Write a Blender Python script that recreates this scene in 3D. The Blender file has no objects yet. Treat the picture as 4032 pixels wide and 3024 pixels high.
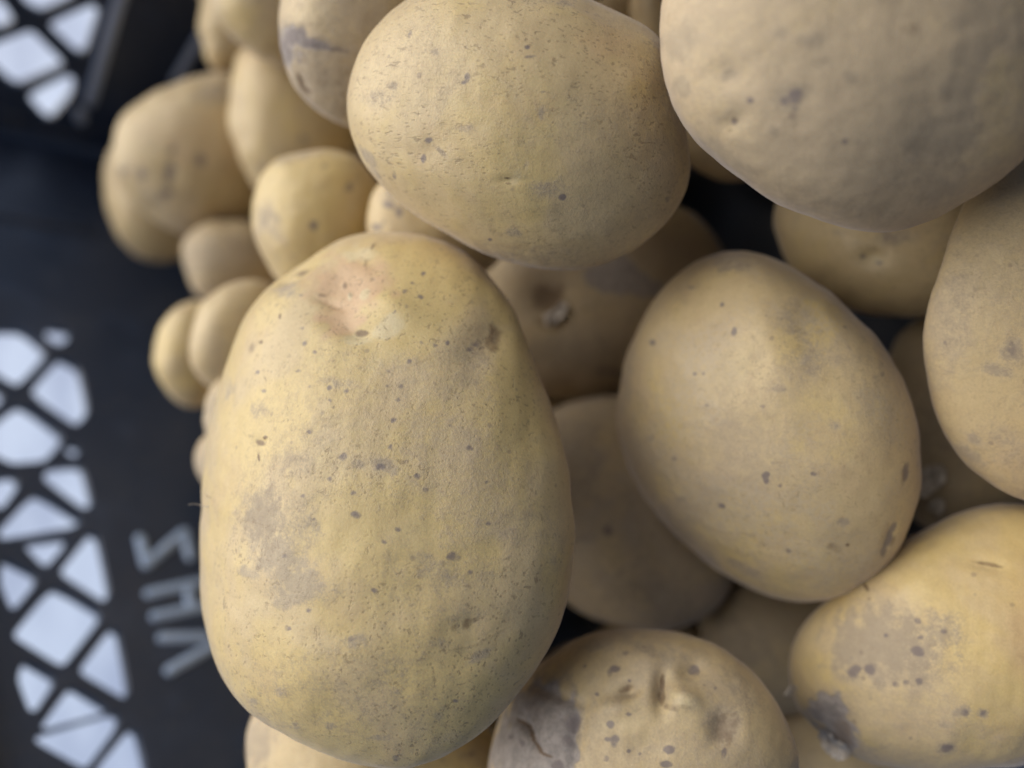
import bpy, bmesh, math
import numpy as np
from mathutils import Vector, Matrix

scene = bpy.context.scene
COL = scene.collection

# ------------------------------------------------------------------ camera
W, H = 4032.0, 3024.0            # the photograph's pixels, used to measure it
FPX = 2800.0                     # focal length in those pixels
PITCH = math.radians(50.0)       # looking down into the crate; phone held upright, so picture left is up
CAM = np.array([0.0, 0.0, 0.25])
R_ = np.array([1.0, 0.0, 0.0])
U_ = np.array([0.0, math.sin(PITCH), math.cos(PITCH)])
F_ = np.array([0.0, math.cos(PITCH), -math.sin(PITCH)])
cam_data = bpy.data.cameras.new("camera")
cam_data.sensor_width = 36.0
cam_data.lens = 36.0 * FPX / W
cam_data.clip_start = 0.005
cam_data.clip_end = 500.0
cam_data.dof.use_dof = True
cam_data.dof.focus_distance = 0.121
cam_data.dof.aperture_fstop = 5.5
cam = bpy.data.objects.new("camera", cam_data)
COL.objects.link(cam)
mx = Matrix.Identity(4)
for i in range(3):
    mx[i][0] = -U_[i]
    mx[i][1] = R_[i]
    mx[i][2] = -F_[i]
    mx[i][3] = CAM[i]
cam.matrix_world = mx
scene.camera = cam

# ------------------------------------------------------------------ world, sun, exposure
SUN_EL, SUN_AZ = math.radians(56), math.radians(38)     # azimuth from +Y towards +X
world = bpy.data.worlds.new("World")
scene.world = world
world.use_nodes = True
wn = world.node_tree
bgn = wn.nodes["Background"]
sky = wn.nodes.new("ShaderNodeTexSky")
sky.sky_type = 'NISHITA'
sky.sun_disc = False
sky.sun_elevation = SUN_EL
sky.sun_rotation = SUN_AZ
sky.dust_density = 1.0
wn.links.new(sky.outputs[0], bgn.inputs[0])
bgn.inputs[1].default_value = 0.062
sun_d = bpy.data.lights.new("sun", 'SUN')
sun_d.energy = 4.9
sun_d.angle = math.radians(80)
sun_d.color = (1.0, 0.925, 0.815)
sun = bpy.data.objects.new("sun", sun_d)
COL.objects.link(sun)
to_sun = Vector((math.sin(SUN_AZ) * math.cos(SUN_EL), math.cos(SUN_AZ) * math.cos(SUN_EL), math.sin(SUN_EL)))
sun.rotation_euler = to_sun.to_track_quat('Z', 'Y').to_euler()
sun.location = (0, 0, 3)
scene.view_settings.view_transform = 'Standard'
scene.view_settings.look = 'None'
scene.view_settings.gamma = 1.0
scene.view_settings.exposure = -0.06

# ------------------------------------------------------------------ small helpers
def ray(px, py):
    """direction through a pixel of the photograph, with unit depth along the optical axis"""
    px, py = np.asarray(px, float), np.asarray(py, float)
    u = (W / 2 - px) / FPX
    r = (H / 2 - py) / FPX
    return R_ * r[..., None] + U_ * u[..., None] + F_

def project(P):
    v = P - CAM
    d = v @ F_
    return W / 2 - FPX * (v @ U_) / d, H / 2 - FPX * (v @ R_) / d, d

def tag(o, label=None, cat=None, group=None, kind=None):
    for k, v in (("label", label), ("category", cat), ("group", group), ("kind", kind)):
        if v:
            o[k] = v
    return o

def link(name, me, parent=None):
    o = bpy.data.objects.new(name, me)
    COL.objects.link(o)
    if parent is not None:
        o.parent = parent
    return o

def set_smooth(me):
    me.polygons.foreach_set("use_smooth", np.ones(len(me.polygons), dtype=bool))

def waves(P, seed, freq, n=26):
    """smooth random field: a sum of plane waves of about the given frequency (cycles per metre)"""
    rng = np.random.RandomState(seed)
    k = rng.normal(size=(n, 3))
    k /= np.linalg.norm(k, axis=1)[:, None]
    k *= freq * 2 * math.pi * rng.uniform(0.6, 1.35, (n, 1))
    ph = rng.uniform(0, 2 * math.pi, n)
    return np.sin(P @ k.T + ph).sum(1) / math.sqrt(n / 2)

def sstep(a, b, x):
    t = np.clip((x - a) / (b - a), 0, 1)
    return t * t * (3 - 2 * t)

# ------------------------------------------------------------------ node helpers
class NT:
    def __init__(self, name):
        self.m = bpy.data.materials.new(name)
        self.m.use_nodes = True
        self.t = self.m.node_tree
        self.bsdf = self.t.nodes["Principled BSDF"]
    def n(self, typ, **kw):
        nd = self.t.nodes.new(typ)
        for k, v in kw.items():
            setattr(nd, k, v)
        return nd
    def put(self, sock, v):
        if hasattr(v, "node"):
            self.t.links.new(v, sock)
        elif isinstance(v, (tuple, list)):
            sock.default_value = tuple(v) + ((1.0,) if len(v) == 3 and sock.type == 'RGBA' else ())
        else:
            sock.default_value = v
    def math(self, op, a, b=0.0, c=None, clamp=False):
        nd = self.n("ShaderNodeMath", operation=op, use_clamp=clamp)
        self.put(nd.inputs[0], a)
        self.put(nd.inputs[1], b)
        if c is not None:
            self.put(nd.inputs[2], c)
        return nd.outputs[0]
    def step(self, x, a, b, lo=0.0, hi=1.0):
        nd = self.n("ShaderNodeMapRange", interpolation_type='SMOOTHSTEP')
        self.put(nd.inputs[0], x)
        for i, v in enumerate((a, b, lo, hi)):
            self.put(nd.inputs[1 + i], v)
        return nd.outputs[0]
    def mix(self, f, a, b, mode='MIX'):
        nd = self.n("ShaderNodeMix", data_type='RGBA', blend_type=mode, clamp_factor=True)
        self.put(nd.inputs[0], f)
        self.put(nd.inputs[6], a)
        self.put(nd.inputs[7], b)
        return nd.outputs[2]
    def noise(self, vec, scale, detail=2.0, rough=0.5, dist=0.0):
        nd = self.n("ShaderNodeTexNoise")
        self.put(nd.inputs["Vector"], vec)
        nd.inputs["Scale"].default_value = scale
        nd.inputs["Detail"].default_value = detail
        nd.inputs["Roughness"].default_value = rough
        nd.inputs["Distortion"].default_value = dist
        return nd.outputs[0]
    def voro(self, vec, scale, feature='F1', rnd=1.0):
        nd = self.n("ShaderNodeTexVoronoi", feature=feature)
        self.put(nd.inputs["Vector"], vec)
        nd.inputs["Scale"].default_value = scale
        nd.inputs["Randomness"].default_value = rnd
        return nd
    def attr(self, name):
        nd = self.n("ShaderNodeAttribute", attribute_name=name)
        return nd.outputs["Fac"]
    def mapping(self, vec, loc=(0, 0, 0), rot=(0, 0, 0), sc=(1, 1, 1)):
        nd = self.n("ShaderNodeMapping")
        self.put(nd.inputs[0], vec)
        nd.inputs[1].default_value = loc
        nd.inputs[2].default_value = rot
        nd.inputs[3].default_value = sc
        return nd.outputs[0]

# ------------------------------------------------------------------ the table the crate stands on
def table_material():
    t = NT("pale_blue_table")
    tc = t.n("ShaderNodeTexCoord").outputs["Object"]
    a = t.noise(tc, 2.2, 4, 0.6)
    b = t.noise(tc, 30.0, 5, 0.6)
    c = t.mix(t.step(t.noise(tc, 6.0, 3, 0.55), 0.38, 0.62), (0.38, 0.47, 0.65), (0.26, 0.33, 0.50))
    c = t.mix(t.step(b, 0.5, 0.8, 0, 0.25), c, (0.22, 0.27, 0.38))
    t.put(t.bsdf.inputs["Base Color"], c)
    t.bsdf.inputs["Roughness"].default_value = 0.6
    return t.m

def build_ground():
    bm = bmesh.new()
    bmesh.ops.create_grid(bm, x_segments=40, y_segments=40, size=60.0)
    me = bpy.data.meshes.new("ground")
    bm.to_mesh(me)
    bm.free()
    me.materials.append(table_material())
    o = link("ground", me)
    tag(o, kind="structure")
build_ground()

# ------------------------------------------------------------------ the black crate
def plastic(name, base, rough, worn=0.25):
    t = NT(name)
    tc = t.n("ShaderNodeTexCoord").outputs["Object"]
    a = t.noise(tc, 38.0, 5, 0.65)
    b = t.noise(t.mapping(tc, sc=(1, 1, 6)), 90.0, 4, 0.7)
    lighter = tuple(min(1, v * 2.6 + 0.012) for v in base)
    c = t.mix(t.step(a, 0.48, 0.75, 0, worn), base, lighter)
    c = t.mix(t.step(b, 0.56, 0.78, 0, 0.35), c, (0.12, 0.125, 0.14))
    d = t.noise(t.mapping(tc, sc=(5, 1, 1)), 60.0, 6, 0.75)
    c = t.mix(t.step(d, 0.57, 0.70, 0, 0.45), c, (0.16, 0.17, 0.19))
    t.put(t.bsdf.inputs["Base Color"], c)
    t.put(t.bsdf.inputs["Roughness"], t.step(b, 0.3, 0.75, rough - 0.08, rough + 0.2))
    t.bsdf.inputs["Specular IOR Level"].default_value = 0.5
    bp = t.n("ShaderNodeBump")
    bp.inputs["Strength"].default_value = 0.25
    bp.inputs["Distance"].default_value = 0.0006
    t.put(bp.inputs["Height"], t.noise(tc, 600.0, 3, 0.6))
    t.put(t.bsdf.inputs["Normal"], bp.outputs[0])
    return t.m
M_CRATE = plastic("black_plastic", (0.044, 0.064, 0.115), 0.36)
M_LETTER = plastic("sheen_letter_plastic", (0.52, 0.69, 1.0), 0.36)  # same plastic as the walls, sky sheen painted in as a pale blue base
M_RIB = plastic("sheen_rib_plastic", (0.60, 0.69, 0.88), 0.30)  # pale base colour stands in for the sky's sheen on the shaded ribs

YAW = math.radians(37.0)
S_ = np.array([math.cos(YAW), math.sin(YAW), 0.0])      # along the lettered wall, towards the corner
N_ = np.array([-math.sin(YAW), math.cos(YAW), 0.0])     # outwards through the lettered wall
D_BACK = 0.285                                         # distance of the lettered wall from the camera's plumb line
D_SIDE = 0.385
LEN_BACK, LEN_SIDE = 0.60, 0.34
Z_FLOOR, Z_RIM = 0.008, 0.187
CORNER = N_ * D_BACK + S_ * D_SIDE
THICK = 0.0042

def on_back(px, py):
    d = ray(px, py)
    t = D_BACK / (d @ N_)
    P = CAM + d * t[..., None]
    return np.stack([P @ S_, P[..., 2]], -1)             # (along, up) in metres
def on_side(px, py):
    d = ray(px, py)
    t = D_SIDE / (d @ S_)
    P = CAM + d * t[..., None]
    return np.stack([D_BACK - P @ N_, P[..., 2]], -1)

def round_poly(pts, it=2, w=0.11):
    p = np.asarray(pts, float)
    for k in range(it):
        q = np.roll(p, -1, 0)
        ww = w if k == 0 else 0.25
        p = np.stack([p * (1 - ww) + q * ww, p * ww + q * (1 - ww)], 1).reshape(-1, 2)
    return p

HOLES_BACK = [
    [(-120, 1300), (84, 1294), (190, 1386), (66, 1522), (-70, 1430)],
    [(181, 1289), (271, 1301), (265, 1338), (229, 1356), (181, 1325)],
    [(235, 1405), (312, 1448), (348, 1615), (300, 1676), (115, 1545)],
    [(78, 1585), (254, 1717), (180, 1812), (48, 1824), (-70, 1765), (-50, 1690)],
    [(-110, 1575), (-20, 1515), (14, 1560), (-15, 1600)],
    [(270, 1752), (306, 1756), (312, 1780), (290, 1797), (262, 1778)],
    [(190, 1840), (325, 1828), (362, 1980), (332, 2003), (172, 1884)],
    [(-40, 1885), (54, 1870), (76, 1904), (10, 1999), (-50, 1990)],
    [(139, 1934), (322, 2050), (280, 2076), (6, 2122), (-6, 2090)],
    [(88, 2138), (262, 2117), (247, 2156), (190, 2222), (167, 2222)],
    [(10, 2198), (138, 2263), (138, 2298), (60, 2392), (42, 2390), (4, 2296)],
    [(358, 2098), (386, 2112), (432, 2332), (409, 2368), (246, 2262), (246, 2238)],
    [(210, 2305), (390, 2411), (390, 2440), (253, 2616), (228, 2613), (60, 2509), (60, 2486)],
    [(438, 2474), (465, 2488), (506, 2714), (490, 2749), (322, 2650), (322, 2628)],
    [(92, 2602), (209, 2668), (210, 2692), (142, 2795), (117, 2795), (72, 2673)],
    [(272, 2711), (298, 2714), (422, 2790), (395, 2812), (180, 2868), (165, 2860)],
    [(444, 2806), (468, 2825), (459, 2866), (346, 3018), (321, 3018), (139, 2916), (150, 2893)],
    [(512, 2870), (540, 2884), (592, 3112), (570, 3150), (380, 3046), (385, 3024)],
]
HOLES_SIDE = [
    [(185, 98), (360, 23), (389, 38), (384, 68), (340, 203), (310, 216)],
    [(-70, 195), (113, 125), (135, 133), (253, 252), (227, 276), (80, 339), (50, 330), (-40, 250)],
    [(105, 381), (266, 298), (296, 315), (282, 380), (200, 474), (177, 461)],
    [(80, -70), (285, -60), (290, -8), (159, 54), (90, 5)],
    [(-60, -20), (10, 10), (58, 86), (0, 120), (-90, 110)],
]

def slab(name, holes, x0, x1, z0, z1, thick, parent, mat, bevel=0.0007):
    """flat moulded panel with real openings: outline and holes as one filled 2-D curve, extruded"""
    cu = bpy.data.curves.new(name, 'CURVE')
    cu.dimensions = '2D'
    cu.fill_mode = 'BOTH'
    cu.extrude = thick / 2 - bevel
    cu.bevel_depth = bevel
    cu.bevel_resolution = 2
    cu.offset = -bevel
    def spl(pts):
        s = cu.splines.new('POLY')
        s.points.add(len(pts) - 1)
        for p, q in zip(s.points, pts):
            p.co = (q[0], q[1], 0, 1)
        s.use_cyclic_u = True
    spl([(x0, z0), (x1, z0), (x1, z1), (x0, z1)])
    for h in holes:
        spl(h)
    tmp = bpy.data.objects.new(name, cu)
    COL.objects.link(tmp)
    bpy.context.view_layer.update()
    me = bpy.data.meshes.new_from_object(tmp)
    bpy.data.objects.remove(tmp)
    bpy.data.curves.remove(cu)
    me.materials.clear()
    me.materials.append(mat)
    o = link(name, me, parent)
    return o

def frame(o, origin, ax, ay, az):
    m = Matrix.Identity(4)
    for i in range(3):
        m[i][0], m[i][1], m[i][2], m[i][3] = ax[i], ay[i], az[i], origin[i]
    o.matrix_world = m

def tube_mesh(path, radii, seg=10, flat=1.0, nrm=None, caps=True):
    """swept tube along 3-D points; flattened along nrm by `flat`"""
    path = np.asarray(path, float)
    n = len(path)
    tan = np.gradient(path, axis=0)
    tan /= np.linalg.norm(tan, axis=1)[:, None]
    verts, faces = [], []
    ref = np.array(nrm if nrm is not None else (0.1, 0.3, 1.0), float)
    for i in range(n):
        b = np.cross(tan[i], ref)
        b /= np.linalg.norm(b)
        c = np.cross(b, tan[i])
        for k in range(seg):
            a = 2 * math.pi * k / seg
            verts.append(path[i] + radii[i] * (b * math.cos(a) + c * math.sin(a) * flat))
    for i in range(n - 1):
        for k in range(seg):
            k2 = (k + 1) % seg
            faces.append((i * seg + k, i * seg + k2, (i + 1) * seg + k2, (i + 1) * seg + k))
    if caps:
        faces.append(tuple(range(seg))[::-1])
        faces.append(tuple((n - 1) * seg + k for k in range(seg)))
    return verts, faces

def join_geo(parts):
    V, Fc = [], []
    for v, f in parts:
        o = len(V)
        V += [tuple(p) for p in v]
        Fc += [tuple(i + o for i in q) for q in f]
    return V, Fc

def mesh_obj(name, V, Fc, mat, parent=None, smooth=True):
    me = bpy.data.meshes.new(name)
    me.from_pydata([tuple(map(float, v)) for v in V], [], Fc)
    me.materials.append(mat)
    if smooth:
        set_smooth(me)
    me.update()
    return link(name, me, parent)

def bar(p, q, r, flat, nrm, n=9):
    """a raised stroke with rounded ends"""
    p, q = np.asarray(p, float), np.asarray(q, float)
    d = (q - p) / np.linalg.norm(q - p)
    L = np.linalg.norm(q - p)
    s = np.concatenate([-r + r * (1 - np.cos(np.linspace(0.15, math.pi / 2, 5))), L + r * np.sin(np.linspace(0, math.pi / 2 - 0.15, 5))])
    rad = np.concatenate([r * np.sin(np.linspace(0.15, math.pi / 2, 5)), r * np.cos(np.linspace(0, math.pi / 2 - 0.15, 5))])
    return tube_mesh(p + d * s[:, None], rad, 12, flat, nrm)

def build_crate():
    crate = bpy.data.objects.new("plastic_crate", None)
    COL.objects.link(crate)
    tag(crate, "black plastic crate with lattice walls and raised letters, holding the heap of potatoes", "crate")
    crate.empty_display_size = 0.05
    hb = [round_poly(on_back(*np.array(h, float).T)) for h in HOLES_BACK]
    hs = [round_poly(on_side(*np.array(h, float).T)) for h in HOLES_SIDE]
    # the pattern carries on beyond the frame
    per = on_back(np.array(253.), np.array(2616.))[0] - on_back(np.array(180.), np.array(1812.))[0]
    for k in (1, 2, 3):
        for h in hb[8:18]:
            g = h + np.array([per * 1.02 * k, 0])
            lo, hi = g.min(0) - 0.0015, g.max(0) + 0.0015
            if all((q.max(0) < lo).any() or (q.min(0) > hi).any() for q in hb):
                hb.append(g)
    hb = [h for h in hb if h[:, 0].min() > D_SIDE - LEN_BACK + 0.02 and h[:, 1].max() < Z_RIM - 0.005]
    pers = 0.105
    ok = list(hs)
    for k in (1, 2):
        for h in hs[:3]:
            ok.append(h + np.array([pers * k, 0]))
    hs = [h for h in ok if h[:, 0].max() < LEN_SIDE - 0.02 and h[:, 1].max() < Z_RIM - 0.004]
    up = np.array([0, 0, 1.0])
    chamfer = 0.0055
    # lettered wall: local x = along S, y = up, z = inwards (-N)
    wall = slab("wall", hb, D_SIDE - LEN_BACK, D_SIDE - chamfer, Z_FLOOR - 0.005, Z_RIM, THICK, crate, M_CRATE)
    frame(wall, N_ * (D_BACK + THICK / 2), S_, up, np.cross(S_, up))
    wall["label"] = "black lattice wall with raised letters"
    # side wall: local x = away from the corner along -N
    side = slab("wall", hs, chamfer, LEN_SIDE, Z_FLOOR - 0.005, Z_RIM, THICK, crate, M_CRATE)
    frame(side, S_ * (D_SIDE + THICK / 2) + N_ * D_BACK, -N_, up, np.cross(-N_, up))
    # the two walls on the photographer's side
    w3 = slab("wall", [], D_SIDE - LEN_BACK, D_SIDE, Z_FLOOR - 0.005, Z_RIM, THICK, crate, M_CRATE)
    frame(w3, N_ * (D_BACK - LEN_SIDE - THICK / 2), S_, up, np.cross(S_, up))
    w4 = slab("wall", [], 0, LEN_SIDE, Z_FLOOR - 0.005, Z_RIM, THICK, crate, M_CRATE)
    frame(w4, S_ * (D_SIDE - LEN_BACK - THICK / 2) + N_ * D_BACK, -N_, up, np.cross(-N_, up))
    fl = slab("floor", [], D_SIDE - LEN_BACK + 0.0003, D_SIDE - 0.0003, D_BACK - LEN_SIDE + 0.0003, D_BACK - 0.0003, 0.004, crate, M_CRATE)
    frame(fl, np.array([0, 0, Z_FLOOR - 0.0045]), S_, N_, up)
    # corner post: quarter-round panel between the two walls
    V, Fc = [], []
    nseg = 12
    for j, zz in enumerate((Z_FLOOR - 0.005, Z_RIM)):
        for th in (0, 1):
            for i in range(nseg + 1):
                a = math.pi / 2 * i / nseg
                rr = chamfer + th * THICK
                p = CORNER - S_ * chamfer - N_ * chamfer + N_ * rr * math.cos(a) + S_ * rr * math.sin(a)
                V.append((p[0], p[1], zz))
    m_ = nseg + 1
    for i in range(nseg):
        Fc.append((i, i + 1, 2 * m_ + i + 1, 2 * m_ + i))
        Fc.append((m_ + i + 1, m_ + i, 3 * m_ + i, 3 * m_ + i + 1))
        Fc.append((2 * m_ + i, 2 * m_ + i + 1, 3 * m_ + i + 1, 3 * m_ + i))
    mesh_obj("corner_post", V, Fc, M_CRATE, crate)
    # ribs on the inside faces
    def back_pt(px, py, lift=0.0):
        a = on_back(np.array(px, float), np.array(py, float))
        return S_ * a[0] + np.array([0, 0, a[1]]) + N_ * (D_BACK - lift)
    def side_pt(px, py, lift=0.0):
        a = on_side(np.array(px, float), np.array(py, float))
        return S_ * (D_SIDE - lift) + N_ * (D_BACK - a[0]) + np.array([0, 0, a[1]])
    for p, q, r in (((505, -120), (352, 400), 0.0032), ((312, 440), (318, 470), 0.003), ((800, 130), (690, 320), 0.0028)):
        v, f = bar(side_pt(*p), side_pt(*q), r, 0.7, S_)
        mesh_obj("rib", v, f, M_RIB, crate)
    for p, q, r in (((-60, 492), (90, 505), 0.0018), ((130, 520), (310, 540), 0.0022), ((0, 445), (90, 470), 0.0025)):
        v, f = bar(side_pt(*p), side_pt(*q), r, 0.7, S_)
        mesh_obj("rib", v, f, M_CRATE, crate)
    for p, q, r in (((-60, 835), (330, 905), 0.0032),):
        v, f = bar(back_pt(*p), back_pt(*q), r, 0.6, N_)
        mesh_obj("rib", v, f, M_CRATE, crate)
    # rims
    rim_r = 0.0045
    for a, b in ((CORNER - S_ * LEN_BACK, CORNER - S_ * chamfer), (CORNER - N_ * chamfer, CORNER - N_ * LEN_SIDE)):
        v, f = bar(np.array([a[0], a[1], Z_RIM]), np.array([b[0], b[1], Z_RIM]), rim_r, 1.0, (0, 0, 1))
        mesh_obj("rim", v, f, M_CRATE, crate)
    # the letters V H S, each one mesh of strokes, standing 1.5 mm proud of the lettered wall
    letters = [
        [((640, 2512), (812, 2508)), ((668, 2640), (832, 2548))],
        [((588, 2338), (800, 2290)), ((612, 2428), (806, 2388)), ((742, 2316), (752, 2388))],
        [((552, 2122), (576, 2222)), ((576, 2222), (726, 2096)), ((728, 2096), (748, 2192))],
    ]
    for L in letters:
        parts = [bar(back_pt(*a), back_pt(*b), 0.0021, 0.6, N_) for a, b in L]
        V, Fc = join_geo(parts)
        lo = mesh_obj("letter", V, Fc, M_LETTER)
        lo.parent = wall
        lo.matrix_parent_inverse = wall.matrix_world.inverted()
    return crate
build_crate()
# ------------------------------------------------------------------ potatoes
# outline: points measured on the photograph (hidden or cropped stretches completed by eye); dep: distance of the
# centre along the optical axis; th: half thickness towards the camera as a share of the mean half width
POT = {}
def pot(key, dep, outline, th=0.86, lvl=6, **kw):
    POT[key] = dict(key=key, dep=dep, outline=outline, th=th, lvl=lvl, **kw)

pot("main", .145, [(1580,908),(1720,925),(1850,1000),(1960,1120),(2050,1290),(2120,1460),(2180,1640),(2230,1850),(2250,2050),(2235,2250),(2190,2420),(2100,2600),(2000,2740),(1880,2870),(1720,2970),(1560,3018),(1400,3005),(1220,2940),(1080,2870),(930,2770),(860,2640),(820,2500),(800,2300),(805,2080),(820,1880),(850,1650),(880,1480),(910,1340),(970,1220),(1075,1112),(1160,1068),(1250,990),(1330,935),(1450,910)], th=.72, lvl=8,
    label="biggest potato, in front, with a pinkish dented eye at its top end")
pot("upper", .15, [(1363,430),(1385,270),(1440,155),(1530,50),(1640,-30),(1800,-90),(2000,-110),(2200,-60),(2345,5),(2487,81),(2600,170),(2645,330),(2700,520),(2720,650),(2695,760),(2610,890),(2460,993),(2330,1037),(2220,1052),(2005,1014),(1880,975),(1750,911),(1586,805),(1458,674),(1376,510)], lvl=8,
    label="round buff potato with fine streaky pores, touching the top end of the biggest potato")
pot("topright", .118, [(2602,182),(2606,0),(2660,-170),(2800,-350),(3100,-480),(3500,-500),(3900,-400),(4180,-180),(4290,120),(4220,400),(4032,629),(3920,720),(3810,784),(3646,872),(3427,903),(3245,884),(3044,802),(2880,693),(2725,547),(2660,450),(2622,340)], lvl=8,
    label="large blurred greyish potato nearest the camera in the top right corner, with a blue-grey smudge")
pot("egg", .15, [(2880,972),(2780,1000),(2698,1048),(2570,1167),(2488,1331),(2443,1513),(2441,1714),(2497,1878),(2588,2024),(2734,2169),(2917,2297),(3099,2366),(3245,2370),(3391,2306),(3500,2215),(3573,2060),(3613,1841),(3600,1677),(3518,1458),(3373,1258),(3209,1094),(3063,1012),(2970,980)], lvl=8,
    label="smooth egg-shaped potato right of the biggest one, dark slit near its lower right end")
pot("rightedge", .135, [(3828,750),(3755,966),(3682,1167),(3646,1404),(3664,1550),(3719,1677),(3792,1787),(3901,1896),(4032,1969),(4200,2000),(4420,1930),(4620,1720),(4720,1420),(4720,1080),(4620,760),(4450,540),(4250,440),(4060,450),(3920,570)], lvl=7,
    label="greyish potato cut off by the right edge of the photo, below the large blurred one")
pot("lowerright", .15, [(4032,1986),(3865,1990),(3737,2035),(3573,2124),(3427,2222),(3245,2370),(3136,2490),(3100,2625),(3136,2790),(3227,2900),(3373,2990),(3555,3026),(3792,3030),(4032,2995),(4280,2880),(4430,2560),(4420,2280),(4260,2060)], lvl=8,
    label="yellow potato in the lower right corner with peeling skin and a patch of grey scabs")
pot("knobbly", .16, [(2406,2483),(2279,2507),(2151,2589),(2023,2716),(1951,2880),(1915,3024),(1945,3190),(2080,3330),(2350,3400),(2700,3380),(2950,3290),(3100,3160),(3150,3020),(3099,2862),(3008,2716),(2880,2598),(2734,2525),(2588,2488),(2500,2480)], lvl=8,
    label="knobbly potato at the bottom centre with deep eyes and a cracked grey scab")
pot("middle", .20, [(2315,1571),(2190,1590),(2090,1690),(2040,1880),(2060,2110),(2130,2270),(2215,2352),(2330,2430),(2497,2463),(2650,2455),(2790,2400),(2870,2300),(2910,2150),(2880,1950),(2780,1760),(2640,1640),(2480,1580)],
    label="shaded round potato wedged behind the gap between the biggest and the egg-shaped potato")
pot("behind", .205, [(1830,1300),(1900,1060),(2050,920),(2300,830),(2560,790),(2740,850),(2850,1000),(2880,1180),(2810,1360),(2650,1500),(2450,1570),(2250,1577),(2050,1530),(1900,1440)],
    label="shaded potato under the streaky round one, with slate patch and white skin flake")
pot("under", .185, [(3040,860),(3060,960),(3110,1060),(3200,1150),(3350,1220),(3520,1248),(3680,1240),(3850,1180),(3950,1050),(3960,880),(3880,740),(3700,660),(3450,630),(3200,660),(3080,740)],
    label="shaded olive potato tucked under the large blurred potato, above the egg-shaped one")
pot("peek", .215, [(2640,500),(2720,655),(2800,695),(2880,713),(2980,690),(3060,600),(3080,450),(3000,330),(2850,290),(2700,360)], lvl=5,
    label="dark sliver of potato showing between the streaky round one and the large blurred one")
pot("topgap", .19, [(2492,-20),(2485,90),(2520,220),(2600,300),(2720,280),(2800,150),(2810,-50),(2740,-220),(2600,-260),(2520,-150)],
    label="pitted pale sliver of potato at the top edge, between the streaky and large blurred ones")
pot("topdark", .205, [(2250,-100),(2330,80),(2450,150),(2560,120),(2620,0),(2580,-150),(2450,-230),(2310,-200)], lvl=5,
    label="brown shaded sliver of potato at the top edge, right behind the streaky round one")
pot("scarred", .205, [(1102,0),(1098,120),(1115,230),(1160,340),(1230,420),(1310,480),(1400,510),(1520,480),(1640,380),(1700,200),(1690,0),(1620,-180),(1450,-280),(1280,-250),(1150,-130)], lvl=7,
    label="pitted potato with slate smear and curved scar, left of the streaky round one")
pot("yellowtop", .27, [(830,0),(880,110),(950,180),(1030,235),(1120,270),(1250,260),(1330,150),(1340,-20),(1260,-170),(1100,-230),(940,-200),(840,-110)],
    label="pale yellow blurred potato at the top edge, left of the scarred potato")
pot("browntop", .31, [(785,50),(800,170),(830,270),(900,285),(1000,270),(1060,170),(1050,20),(980,-80),(880,-80),(800,-20)], lvl=5,
    label="small tan blurred potato at the top edge, beside the crate's rib")
pot("paleback", .28, [(948,192),(912,298),(906,411),(926,564),(960,670),(1010,750),(1100,800),(1230,780),(1350,680),(1420,540),(1430,380),(1360,230),(1220,140),(1060,130)],
    label="long pale blurred potato between the leftmost tan one and the scarred one")
pot("tanleft", .33, [(915,285),(829,288),(696,325),(564,385),(477,464),(444,564),(440,663),(477,743),(570,836),(663,908),(743,935),(862,915),(985,860),(1050,720),(1080,560),(1040,400),(985,320)],
    label="rounded tan blurred potato with small dark dots, nearest the crate's corner")
pot("lowleft", .345, [(411,630),(405,730),(431,862),(484,962),(564,1021),(650,1034),(716,1021),(800,950),(840,820),(800,680),(700,600),(560,560),(450,570)],
    label="blurred potato half hidden below the rounded tan one, against the dark crate wall")
pot("yellowdot", .25, [(993,853),(995,780),(1034,676),(1094,623),(1180,597),(1293,588),(1400,620),(1480,720),(1480,850),(1440,1000),(1350,1130),(1220,1180),(1140,1160),(1088,1102),(1050,1043),(1012,959)], lvl=7,
    label="round yellow potato with one brown dot, left above the biggest potato's top end")
pot("greyback", .31, [(716,948),(716,1010),(740,1090),(785,1165),(870,1210),(1000,1200),(1080,1110),(1090,980),(1040,900),(900,870),(780,890)], lvl=5,
    label="greyish blurred potato between the tan one and the round yellow one, lower in the heap")
pot("tanback", .265, [(797,1200),(765,1270),(750,1340),(750,1400),(765,1460),(815,1515),(900,1560),(1020,1540),(1120,1430),(1150,1280),(1100,1140),(1000,1100),(900,1120),(840,1160)], lvl=5,
    label="tan blurred potato half hidden behind the upper left side of the biggest potato")
pot("yellowleft", .29, [(605,1389),(619,1480),(655,1541),(703,1588),(753,1610),(808,1603),(870,1530),(900,1400),(880,1260),(797,1183),(753,1187),(703,1205),(652,1252),(616,1324)],
    label="small yellow blurred potato sticking out left of the biggest one, against the dark wall")
pot("rima", .235, [(860,1490),(826,1535),(806,1620),(806,1700),(826,1760),(880,1850),(980,1850),(1060,1740),(1050,1590),(960,1490)], lvl=5,
    label="grey sliver of potato along the biggest one's left side, just below the tan one")
pot("rimb", .255, [(800,1720),(775,1760),(768,1820),(790,1885),(830,1930),(920,1960),(1020,1900),(1040,1790),(960,1700),(870,1690)], lvl=5,
    label="lowest blurred sliver of potato on the biggest one's left side, above the fine hair")
pot("spotted", .195, [(1500,725),(1465,780),(1448,850),(1450,930),(1500,1020),(1640,1110),(1850,1110),(1980,1010),(1990,870),(1880,740),(1680,680)],
    label="pale potato tip with blue-black spots between the yellow, streaky and biggest potatoes")
pot("bottomleft", .195, [(1000,2780),(975,2850),(968,2950),(985,3080),(1060,3220),(1250,3330),(1550,3360),(1830,3300),(2000,3150),(2020,2980),(1900,2830),(1650,2740),(1300,2720)], lvl=7,
    label="yellow potato at the bottom edge, showing below the biggest potato")
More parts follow.
